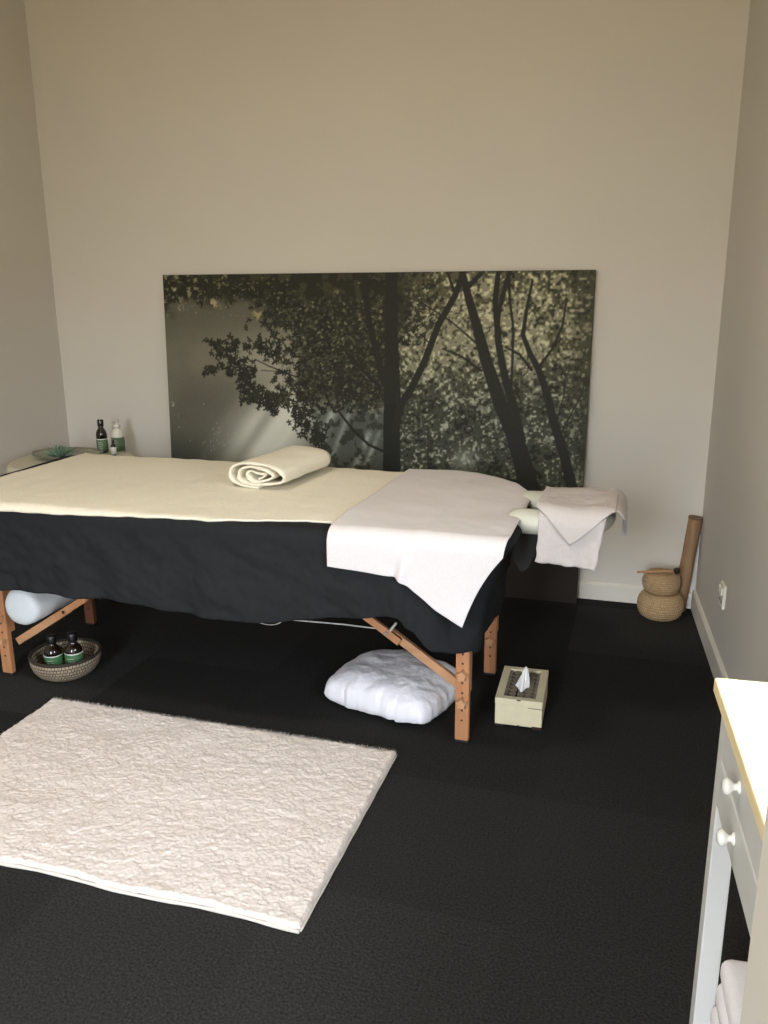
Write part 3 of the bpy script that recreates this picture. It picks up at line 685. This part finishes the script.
# ---------------------------------------------------------------- bottles
def bottle(name, label, cat, loc, r, h, glass, lab, cap, group=None, neck=.45, pump=False, labz=(.12, .58), capname='cap'):
    t = thing(name, label, cat, loc, 0, group)
    bm = BM(); hb = h*.62
    lathe(bm, [(0, 0), (r*.85, 0), (r, r*.15), (r, hb*.88), (r*.93, hb), (r*.72, hb+h*.07), (r*neck, hb+h*.12), (r*neck*.92, h*.80), (r*neck*.92, h*.84), (0, h*.84)], 28); obj('glass_body', bm, glass, t, True)
    bm = BM()
    if not pump: lathe(bm, [(0, h*.80), (r*neck*1.18, h*.80), (r*neck*1.2, h*.82), (r*neck*1.2, h*.985), (r*neck*1.1, h), (0, h)], 24)
    else:
        lathe(bm, [(0, h*.78), (r*.6, h*.78), (r*.6, h*.86), (r*.2, h*.87), (r*.2, h*.95), (r*.42, h*.955), (r*.42, h), (0, h)], 20); box(bm, -r*1.2, 0, -r*.18, r*.18, h*.955, h*.995, .001)
    obj(capname, bm, cap, t, True)
    bm = BM(); z0, z1 = h*labz[0], h*labz[1]; lathe(bm, [(r*1.012, z0), (r*1.02, z0), (r*1.02, z1), (r*1.012, z1)], 28); lb = obj('paper_label', bm, lab, t, True)
    if lab != 'white_label':
        bm = BM(); lathe(bm, [(r*1.021, z1-h*.025), (r*1.03, z1-h*.024), (r*1.03, z1), (r*1.021, z1)], 28); obj('label_stripe', bm, 'white_label', lb, True)
        bm = BM()
        for k in range(4):
            an = math.radians(-90+(-14 if k % 2 else 8)); zz = lerp(z0, z1, .28+.15*k)
            n_ = 7
            for m_ in range(n_):
                a0 = math.radians(-100)+m_*math.radians(6.5)+math.radians(4*k % 9)
                box(bm, -.0007, .0007, -.0005, .0005, zz-.0012, zz+.0012, mtx=Matrix.Translation((r*1.025*math.cos(a0), r*1.025*math.sin(a0), 0)))
        obj('label_print', bm, 'white_label', lb)
    return t
# coiled basket on the carpet with two oil bottles
bk = thing('coiled_basket', 'low round coiled basket with speckled grey-brown weave on the carpet under the table', 'basket', (-1.922, 2.345, 0))
bm = BM(); lathe(bm, [(0, .004), (.080, .0), (.098, .010), (.113, .030), (.121, .055), (.122, .074), (.118, .079), (.113, .075), (.112, .056), (.104, .032), (.088, .014), (.0, .010)], 56)
obj('basket_bowl', bm, 'coil_grey', bk, True)
bm = BM(); pts = []
for i in range(61):
    an = 2*math.pi*i/60; pts.append((.1185*math.cos(an), .1185*math.sin(an), .078))
tube(bm, pts, .0055, 8); obj('basket_rim', bm, 'coil_grey', bk, True)
bottle('oil_bottle', 'brown glass bottle with green label, left of the two standing in the basket', 'bottle', (-1.948, 2.313, .0145), .031, .138, 'amber', 'green_label', 'black_cap', 'massage oil bottles in the basket', labz=(.06, .50))
bottle('oil_bottle', 'brown glass bottle with green label, right of the two standing in the basket', 'bottle', (-1.876, 2.333, .0145), .031, .148, 'amber', 'green_label', 'black_cap', 'massage oil bottles in the basket', labz=(.08, .53))

# ---------------------------------------------------------------- side table in the far left corner
TZ = .575; TC = (-2.505, 3.245)
st = thing('side_table', 'low round side table draped in pale cloth in the left corner behind massage table', 'table', (TC[0], TC[1], 0))
bm = BM(); cyl(bm, (0, 0, TZ-.025), (0, 0, TZ-.004), .27, seg=48); obj('tabletop', bm, 'beech', st)
for k in range(3):
    an = k*2.094+.5; bm = BM(); cyl(bm, (.2*math.cos(an), .2*math.sin(an), 0), (.12*math.cos(an), .12*math.sin(an), TZ-.026), .015, .018); obj('leg', bm, 'beech', st)
def cloth(u, v):
    an = 2*math.pi*u; R = .275; tot = .42; s = v*tot
    if s < R: r_, z_ = s, TZ
    else: h = s-R; r_ = R+.012*(1-math.exp(-h*30))+.012*math.sin(an*11)*min(1, h*10); z_ = TZ-h
    return (r_*math.cos(an), r_*math.sin(an), z_-.0+.001*math.sin(an*3))
o = grid_mesh('table_cloth', 120, 26, cloth, 'cloth_beige', None, .003, True, loc=(TC[0], TC[1], 0)); tag(o, 'pale cloth covering the round side table in the corner', 'tablecloth')
dish = thing('glass_dish', 'shallow oval glass platter on the cloth of the corner table', 'dish', (-2.545, 3.27, TZ+.0025))
bm = BM(); lathe(bm, [(0, 0), (.09, 0), (.13, .008), (.155, .022), (.158, .025), (.153, .025), (.128, .013), (.09, .006), (0, .006)], 48); b_ = obj('platter', bm, 'grey_green_glass', dish, True); b_.scale = (1.08, .8, 1)
bm = BM(); tube(bm, [(.156*1.08*math.cos(2*math.pi*i/60), .156*.8*math.sin(2*math.pi*i/60), .0255) for i in range(61)], .0035, 8); obj('rim', bm, 'grey_green_glass', dish, True)
sc_ = thing('succulent', 'small grey-green succulent in the glass platter', 'plant', (-2.560, 3.24, TZ+.010))
for k in range(26):
    bm = BM(); an = k*2.399; tilt = .2+1.1*(k/26); L = .050+.018*random.random()
    d = Vector((math.cos(an)*math.sin(tilt), math.sin(an)*math.sin(tilt), math.cos(tilt))); bpt = Vector((math.cos(an)*.012*(k/13), math.sin(an)*.008, .004))
    tube(bm, [bpt, bpt+d*L*.4, bpt+d*L*.75, bpt+d*L], [.005, .0085, .0065, .0008], 8)
    obj('fleshy_leaf', bm, 'succulent', sc_, True)
bottle('oil_bottle', 'tall brown bottle with dull green label on the corner table', 'bottle', (-2.470, 3.435, TZ+.003), .0258, .158, 'amber', 'pale_green_label', 'amber', neck=.48, labz=(.05, .43))
bottle('pump_bottle', 'white pump bottle with green lower label behind the tall brown bottle', 'bottle', (-2.402, 3.465, TZ+.003), .030, .155, 'white_plastic', 'pale_green_label', 'white_plastic', pump=True, labz=(.04, .50), capname='pump_head')
bottle('dropper_bottle', 'tiny dark dropper bottle with white label at the front edge of the corner table', 'bottle', (-2.368, 3.375, TZ+.003), .0125, .076, 'amber', 'white_label', 'black_cap', labz=(.1, .55))

# ---------------------------------------------------------------- shaggy rug
RX0, RX1, RY0, RY1 = -1.815, -.624, 1.398, 2.13
rg = thing('rug', 'cream woolly rectangular rug lying on the black carpet in front of the massage table', 'rug', (RX0, RY0, 0))
bw, bh = RX1-RX0, RY1-RY0
bm = BM(); box(bm, .002, bw, .006, bh, .001, .007, .002); obj('backing', bm, 'rug_binding', rg)
def rugtop(u, v):
    x_, y_ = u*bw, v*bh
    ed = min(u*bw, (1-u)*bw, v*bh, (1-v)*bh)
    h = .0075+(.014+.004*fbm(x_*9, y_*9, 1, 3)+.0022*fbm(x_*45, y_*45, 2, 3)+.0022*fbm(x_*130, y_*130, 4, 2))*sm(-.004, .008, ed)
    x_ += .003*fbm(x_*50, y_*50, 8, 2); y_ += .003*fbm(x_*50, y_*50, 11, 2)
    wav = .004*math.sin(u*17)*(1-v)*sm(.1, 0, v)
    return (x_, y_+wav, max(.006, h))
grid_mesh('wool_pile', 420, 270, rugtop, 'rug', rg)
# loose tufts: individual fibres standing out of the pile, densest along the edges
vv_, ff_ = [], []
def fibre(x_, y_, z_, L, lean, w=.0008):
    a = random.uniform(0, 6.283); cx, cy = math.cos(a)*w, math.sin(a)*w; i = len(vv_)
    vv_.extend([(x_-cx, y_-cy, z_), (x_+cx, y_+cy, z_), (x_+lean[0]*.5, y_+lean[1]*.5, z_+L*.6), (x_+lean[0], y_+lean[1], z_+L)])
    ff_.extend([(i, i+1, i+2), (i+1, i+3, i+2)])
for _ in range(26000):
    x_, y_ = random.uniform(.004, bw-.004), random.uniform(.004, bh-.004); fibre(x_, y_, .012, random.uniform(.006, .012), (random.gauss(0, .005), random.gauss(0, .005)))
for _ in range(7000):
    x_ = random.uniform(0, bw); fibre(x_, bh-random.uniform(0, .01), .004, random.uniform(.008, .022), (random.gauss(0, .005), random.uniform(0, .010)))
for _ in range(1600):
    y_ = random.uniform(0, bh); fibre(bw-random.uniform(0, .008), y_, .004, random.uniform(.006, .016), (random.uniform(0, .004), random.gauss(0, .004)))
me = bpy.data.meshes.new('tufts'); me.from_pydata(vv_, [], ff_); me.update(); o = link('tufts', me, 'rug', rg); o['kind'] = 'stuff'
bm = BM()
tube(bm, [(x_*bw/60, -.001+.004*math.sin(x_/60*17), .0062) for x_ in range(61)], [.0045+.0006*math.sin(x_*.9) for x_ in range(61)], 10)
tube(bm, [(bw+.0005*math.sin(y_), y_*bh/40, .005) for y_ in range(41)], .0035, 10); obj('binding_edge', bm, 'rug_binding', rg, True)

# ---------------------------------------------------------------- pillow in a white cotton cover, under the table
def pouch(u, v, top):
    # superellipse plan with puffed height
    x_ = 2*u-1; y_ = 2*v-1
    px, py = x_, y_
    px *= 1-.08*(abs(y_)**3); py *= 1-.08*(abs(x_)**3)
    e_ = (1-abs(x_)**3.2)*(1-abs(y_)**3.2); e_ = max(0, e_)**.25
    h = .082*e_*(1+.10*fbm(u*2.5+3, v*2.5, 1, 2))*(1-.18*(x_*x_)) if top else -.036*e_
    wr = (.006*fbm(u*6, v*3.5, 2, 3)+.0035*math.sin(u*22+4*v+2*fbm(u*3, v*3, 4))*(1-v)**2)*e_
    edge = max(abs(x_), abs(y_))
    px += .03*fbm(v*5, 2, 1)*sm(.7, 1, abs(x_))*math.copysign(1, x_); py += .05*fbm(u*6, 5, 1)*sm(.7, 1, abs(y_))*math.copysign(1, y_)
    return Vector((px*.202, py*.172, .037+h+(wr if top else 0)))
bm = BM(); n = 90; T = {}; 
for top in (1, 0):
    for j in range(n+1):
        for i in range(n+1):
            if not top and (i in (0, n) or j in (0, n)): T[(0, i, j)] = T[(1, i, j)]; continue
            T[(top, i, j)] = bm.verts.new(pouch(i/n, j/n, top))
for top in (1, 0):
    for j in range(n):
        for i in range(n):
            q = [T[(top, i, j)], T[(top, i+1, j)], T[(top, i+1, j+1)], T[(top, i, j+1)]]; bm.faces.new(q if top else q[::-1])
# gathers on the front face
for v in bm.verts:
    f = sm(-.10, -.19, v.co.y); g = v.co.x
    for gx_, s_ in ((.09, .012), (.03, .006), (.14, .006), (-.10, .004)):
        v.co.y += f*s_*math.exp(-((g-gx_-.15*(v.co.z-.05))/.009)**2)
o = obj('pillow', bm, 'white_sheet', None, True, loc=(-.728, 2.488, .0)); o.rotation_euler = (0, 0, math.radians(-14))
tag(o, 'puffy white cloth-covered pillow lying on the carpet under the table', 'pillow')

# ---------------------------------------------------------------- tissue box
tx = thing('tissue_box', 'distressed cream wooden tissue box with dark lattice lid on the carpet beside the right leg', 'tissue box', (-.306, 2.398, 0), math.radians(2))
bw2, bd2, bh2 = .145, .235, .098
bm = BM(); box(bm, -bw2/2, bw2/2, 0, bd2, .008, bh2-.022, .0015); obj('box_body', bm, 'cream_paint', tx)
for sx in (-1, 1):
    for sy in (0, 1):
        cx = sx*(bw2/2-.014); cy = .014 if sy == 0 else bd2-.014
        bm = BM(); box(bm, cx-.013, cx+.013, cy-.0135, cy+.013, 0, .010, .001); obj('foot', bm, 'dark_inner', tx)
bm = BM(); fr = .023
lz0, lz1 = bh2-.0215, bh2
box(bm, -bw2/2-.001, -bw2/2+fr, -.001, bd2+.001, lz0, lz1, .0015); box(bm, bw2/2-fr, bw2/2+.001, -.001, bd2+.001, lz0, lz1, .0015)
box(bm, -bw2/2+fr, bw2/2-fr, -.001, fr-.004, lz0, lz1, .001); box(bm, -bw2/2+fr, bw2/2-fr, bd2-fr+.004, bd2+.001, lz0, lz1, .001)
lid = obj('lid_frame', bm, 'cream_paint', tx)
bm = BM(); box(bm, -bw2/2+fr, bw2/2-fr, fr-.004, bd2-fr+.004, lz0, lz1-.010); obj('lid_panel', bm, 'dark_inner', lid)
bm = BM(); x0, x1, y0, y1 = -bw2/2+fr, bw2/2-fr, fr-.004, bd2-fr+.004
nx_, ny_ = 20, 38
for i in range(nx_):
    for j in range(ny_):
        cx = lerp(x0, x1, (i+.5)/nx_); cy = lerp(y0, y1, (j+.5)/ny_); sx_, sy_ = (x1-x0)/nx_, (y1-y0)/ny_
        if (i*7+j*13+i*j) % 5 < 3: box(bm, cx-sx_*.5, cx+sx_*.5, cy-sy_*.16, cy+sy_*.16, lz1-.009, lz1-.004)
        if (i*5+j*11+i*j*3) % 4 < 2: box(bm, cx-sx_*.16, cx+sx_*.16, cy-sy_*.5, cy+sy_*.5, lz1-.009, lz1-.0035)
obj('lattice', bm, 'lattice', lid)
bm = BM(); box(bm, -.006, .006, -.0022, -.0008, bh2-.004, bh2-.0005, .0004); obj('latch', bm, 'dark_inner', tx)
for q in ((.03, bw2/2+.0005, bh2-.026, bh2-.0245), (bw2/2-.03, bw2/2+.0008, .0055, .012), (-.003, .004, .008, .011)):
    bm = BM(); box(bm, q[0], q[1], -.0008, .001, q[2], q[3]); obj('worn_edge', bm, 'hole', tx)
def tis(u, v):
    an = 2*math.pi*u; r_ = (.020*(1-v)**.7+.002)*(1+.35*math.sin(an*3+v*2)+.15*math.sin(an*7))
    return (r_*.8*math.cos(an)+.008*v, bd2/2-.02+r_*1.0*math.sin(an)+.025*v, bh2-.006+v*.062)
o = grid_mesh('tissue', 48, 20, tis, 'tissue', None, .0006, True, loc=(-.306, 2.398, 0)); o.rotation_euler = (0, 0, math.radians(2)); tag(o, 'white tissue sticking up from the tissue box lid', 'tissue')

# ---------------------------------------------------------------- baskets, beater and rain stick in the right corner
def coil_basket(name, label, r, h, z, c, group=None):
    t = thing(name, label, 'basket', (c[0], c[1], z), 0, group); prof = [(0, 0)]
    n_ = 9
    for i in range(n_*4+1):
        q = i/(n_*4); an = -math.pi/2*.92+q*math.pi*.92*.98
        rr_ = r*(.62+.38*math.cos(an)) if True else r
        prof.append((rr_+.0018*abs(math.sin(q*n_*math.pi)), h*.5+h*.5*math.sin(an)/math.sin(math.pi/2*.92)))
    bm = BM(); lathe(bm, prof[:27], 48); obj('basket_body', bm, 'coil_tan', t, True)
    bm = BM(); lathe(bm, prof[26:]+[(r*.45, h*1.0), (0, h*.995)], 48); obj('basket_lid', bm, 'coil_tan', t, True)
    return t
BC = (.124, 3.499)
coil_basket('lidded_basket', 'larger round coiled straw basket, bottom of the stacked pair in the corner', .092, .108, 0, BC, 'stacked coiled baskets')
coil_basket('lidded_basket', 'smaller round coiled straw basket stacked on top of the larger one', .075, .086, .1085, (BC[0]-.003, BC[1]), 'stacked coiled baskets')
bt = thing('drum_beater', 'pale wooden beater with dark round head lying on the top straw basket', 'beater', (0, 0, 0))
a = Vector((.022, 3.455, .1985)); b = Vector((.176, 3.468, .214))
bm = BM(); tube(bm, [a, a+(b-a)*.5, b], [.0045, .0055, .0045], 10); obj('handle', bm, 'beech_pale', bt, True)
bm = BM(); bmesh.ops.create_uvsphere(bm, u_segments=20, v_segments=14, radius=.0135); obj('head', bm, 'black_cap', bt, True, loc=tuple(b))
rs = thing('rain_stick', 'brown wooden rain stick leaning upright in the right corner behind the straw baskets', 'rain stick', (0, 0, 0))
a = Vector((.204, 3.592, .012)); b = Vector((.238, 3.602, .405))
bm = BM(); n_ = 10; tube(bm, [a+(b-a)*i/n_ for i in range(n_+1)], [.027, .0275, .0265, .0272, .0268, .0272, .0266, .0272, .027, .0272, .027], 20); obj('bamboo_tube', bm, 'bamboo', rs, True)
bm = BM(); cyl(bm, b-(b-a).normalized()*.002, b+(b-a).normalized()*.006, .0285, seg=20); obj('end_cap', bm, mat('cap_wood', srgb(112, 88, 66), .6, noise_scale=9), rs)
bm = BM(); cyl(bm, a-(b-a).normalized()*.009, a+(b-a).normalized()*.002, .0285, seg=20); obj('end_cap', bm, 'bamboo', rs)

# ---------------------------------------------------------------- small painted drawer table on the right
dk = thing('drawer_table', 'white painted drawer table with sunlit cream top against the right wall', 'table', (.131, 1.268, 0), math.atan(RS))
# local frame: x towards the wall, -y towards the camera
LY = -.38; DX = .285; ZTOP = .76
bm = BM(); box(bm, 0, DX, LY, 0, ZTOP-.023, ZTOP, .003, 3); obj('tabletop', bm, 'pale_wood', dk)
for x0 in (.013, DX-.045):
    for y0 in (-.046, LY+.014):
        bm = BM(); box(bm, x0, x0+.032, y0, y0+.032, 0, ZTOP-.024, .002); obj('leg', bm, 'painted_desk', dk)
bm = BM(); box(bm, .017, .030, LY+.047, -.047, .566, ZTOP-.024); box(bm, .045, DX-.045, -.036, -.024, .566, ZTOP-.024); box(bm, .045, DX-.045, LY+.022, LY+.034, .566, ZTOP-.024)
box(bm, DX-.034, DX-.022, LY+.047, -.047, .566, ZTOP-.024); obj('apron', bm, 'painted_desk', dk)
for z0, z1, kz in ((.653, .727, .692), (.573, .648, .614)):
    bm = BM(); box(bm, .012, .019, LY+.050, -.050, z0, z1, .002); dr = obj('drawer_front', bm, 'painted_desk', dk)
    bm = BM(); ky = (LY)/2
    lathe(bm, [(0, 0), (.011, 0), (.011, .002), (.006, .005), (.006, .010), (.011, .014), (.0145, .019), (.013, .024), (.007, .027), (0, .0275)], 26)
    for v in bm.verts: v.co *= .82
    kn = obj('knob', bm, 'porcelain', dr, True, loc=(.0118, ky, kz)); kn.rotation_euler = (0, -math.pi/2, 0)
bm = BM(); box(bm, .047, DX-.047, LY+.05, -.05, .12, .135, .002); box(bm, .02, .04, LY+.047, -.047, .105, .135, .002); box(bm, DX-.04, DX-.02, LY+.047, -.047, .105, .135, .002); obj('lower_shelf', bm, 'painted_desk', dk)
# folded towels on the lower shelf
mw = dk.matrix_basis
for k in range(4):
    z0 = .1365+k*.046; lab = ['lowest', 'second', 'third', 'topmost'][k]
    bm = BM(); box(bm, .030+.003*k, DX-.05, LY+.056, -.052-.002*k, z0, z0+.0445, .018, 4)
    bmesh.ops.subdivide_edges(bm, edges=[e_ for e_ in bm.edges if e_.calc_length() > .03], cuts=6, use_grid_fill=True)
    for v in bm.verts: v.co += Vector((fbm(v.co.x*30, v.co.y*30, v.co.z*40+k)*.0012, fbm(v.co.x*30, v.co.y*30+4, v.co.z*40+k)*.0012, 0))
    o = obj('folded_towel', bm, 'white_towel', None, True); o.matrix_basis = Matrix.Translation((.131, 1.268, 0)) @ Matrix.Rotation(math.atan(RS), 4, 'Z')
    tag(o, 'folded white towel, %s of the stack on the lower shelf of the drawer table' % lab, 'towel', 'folded towels on the lower shelf')
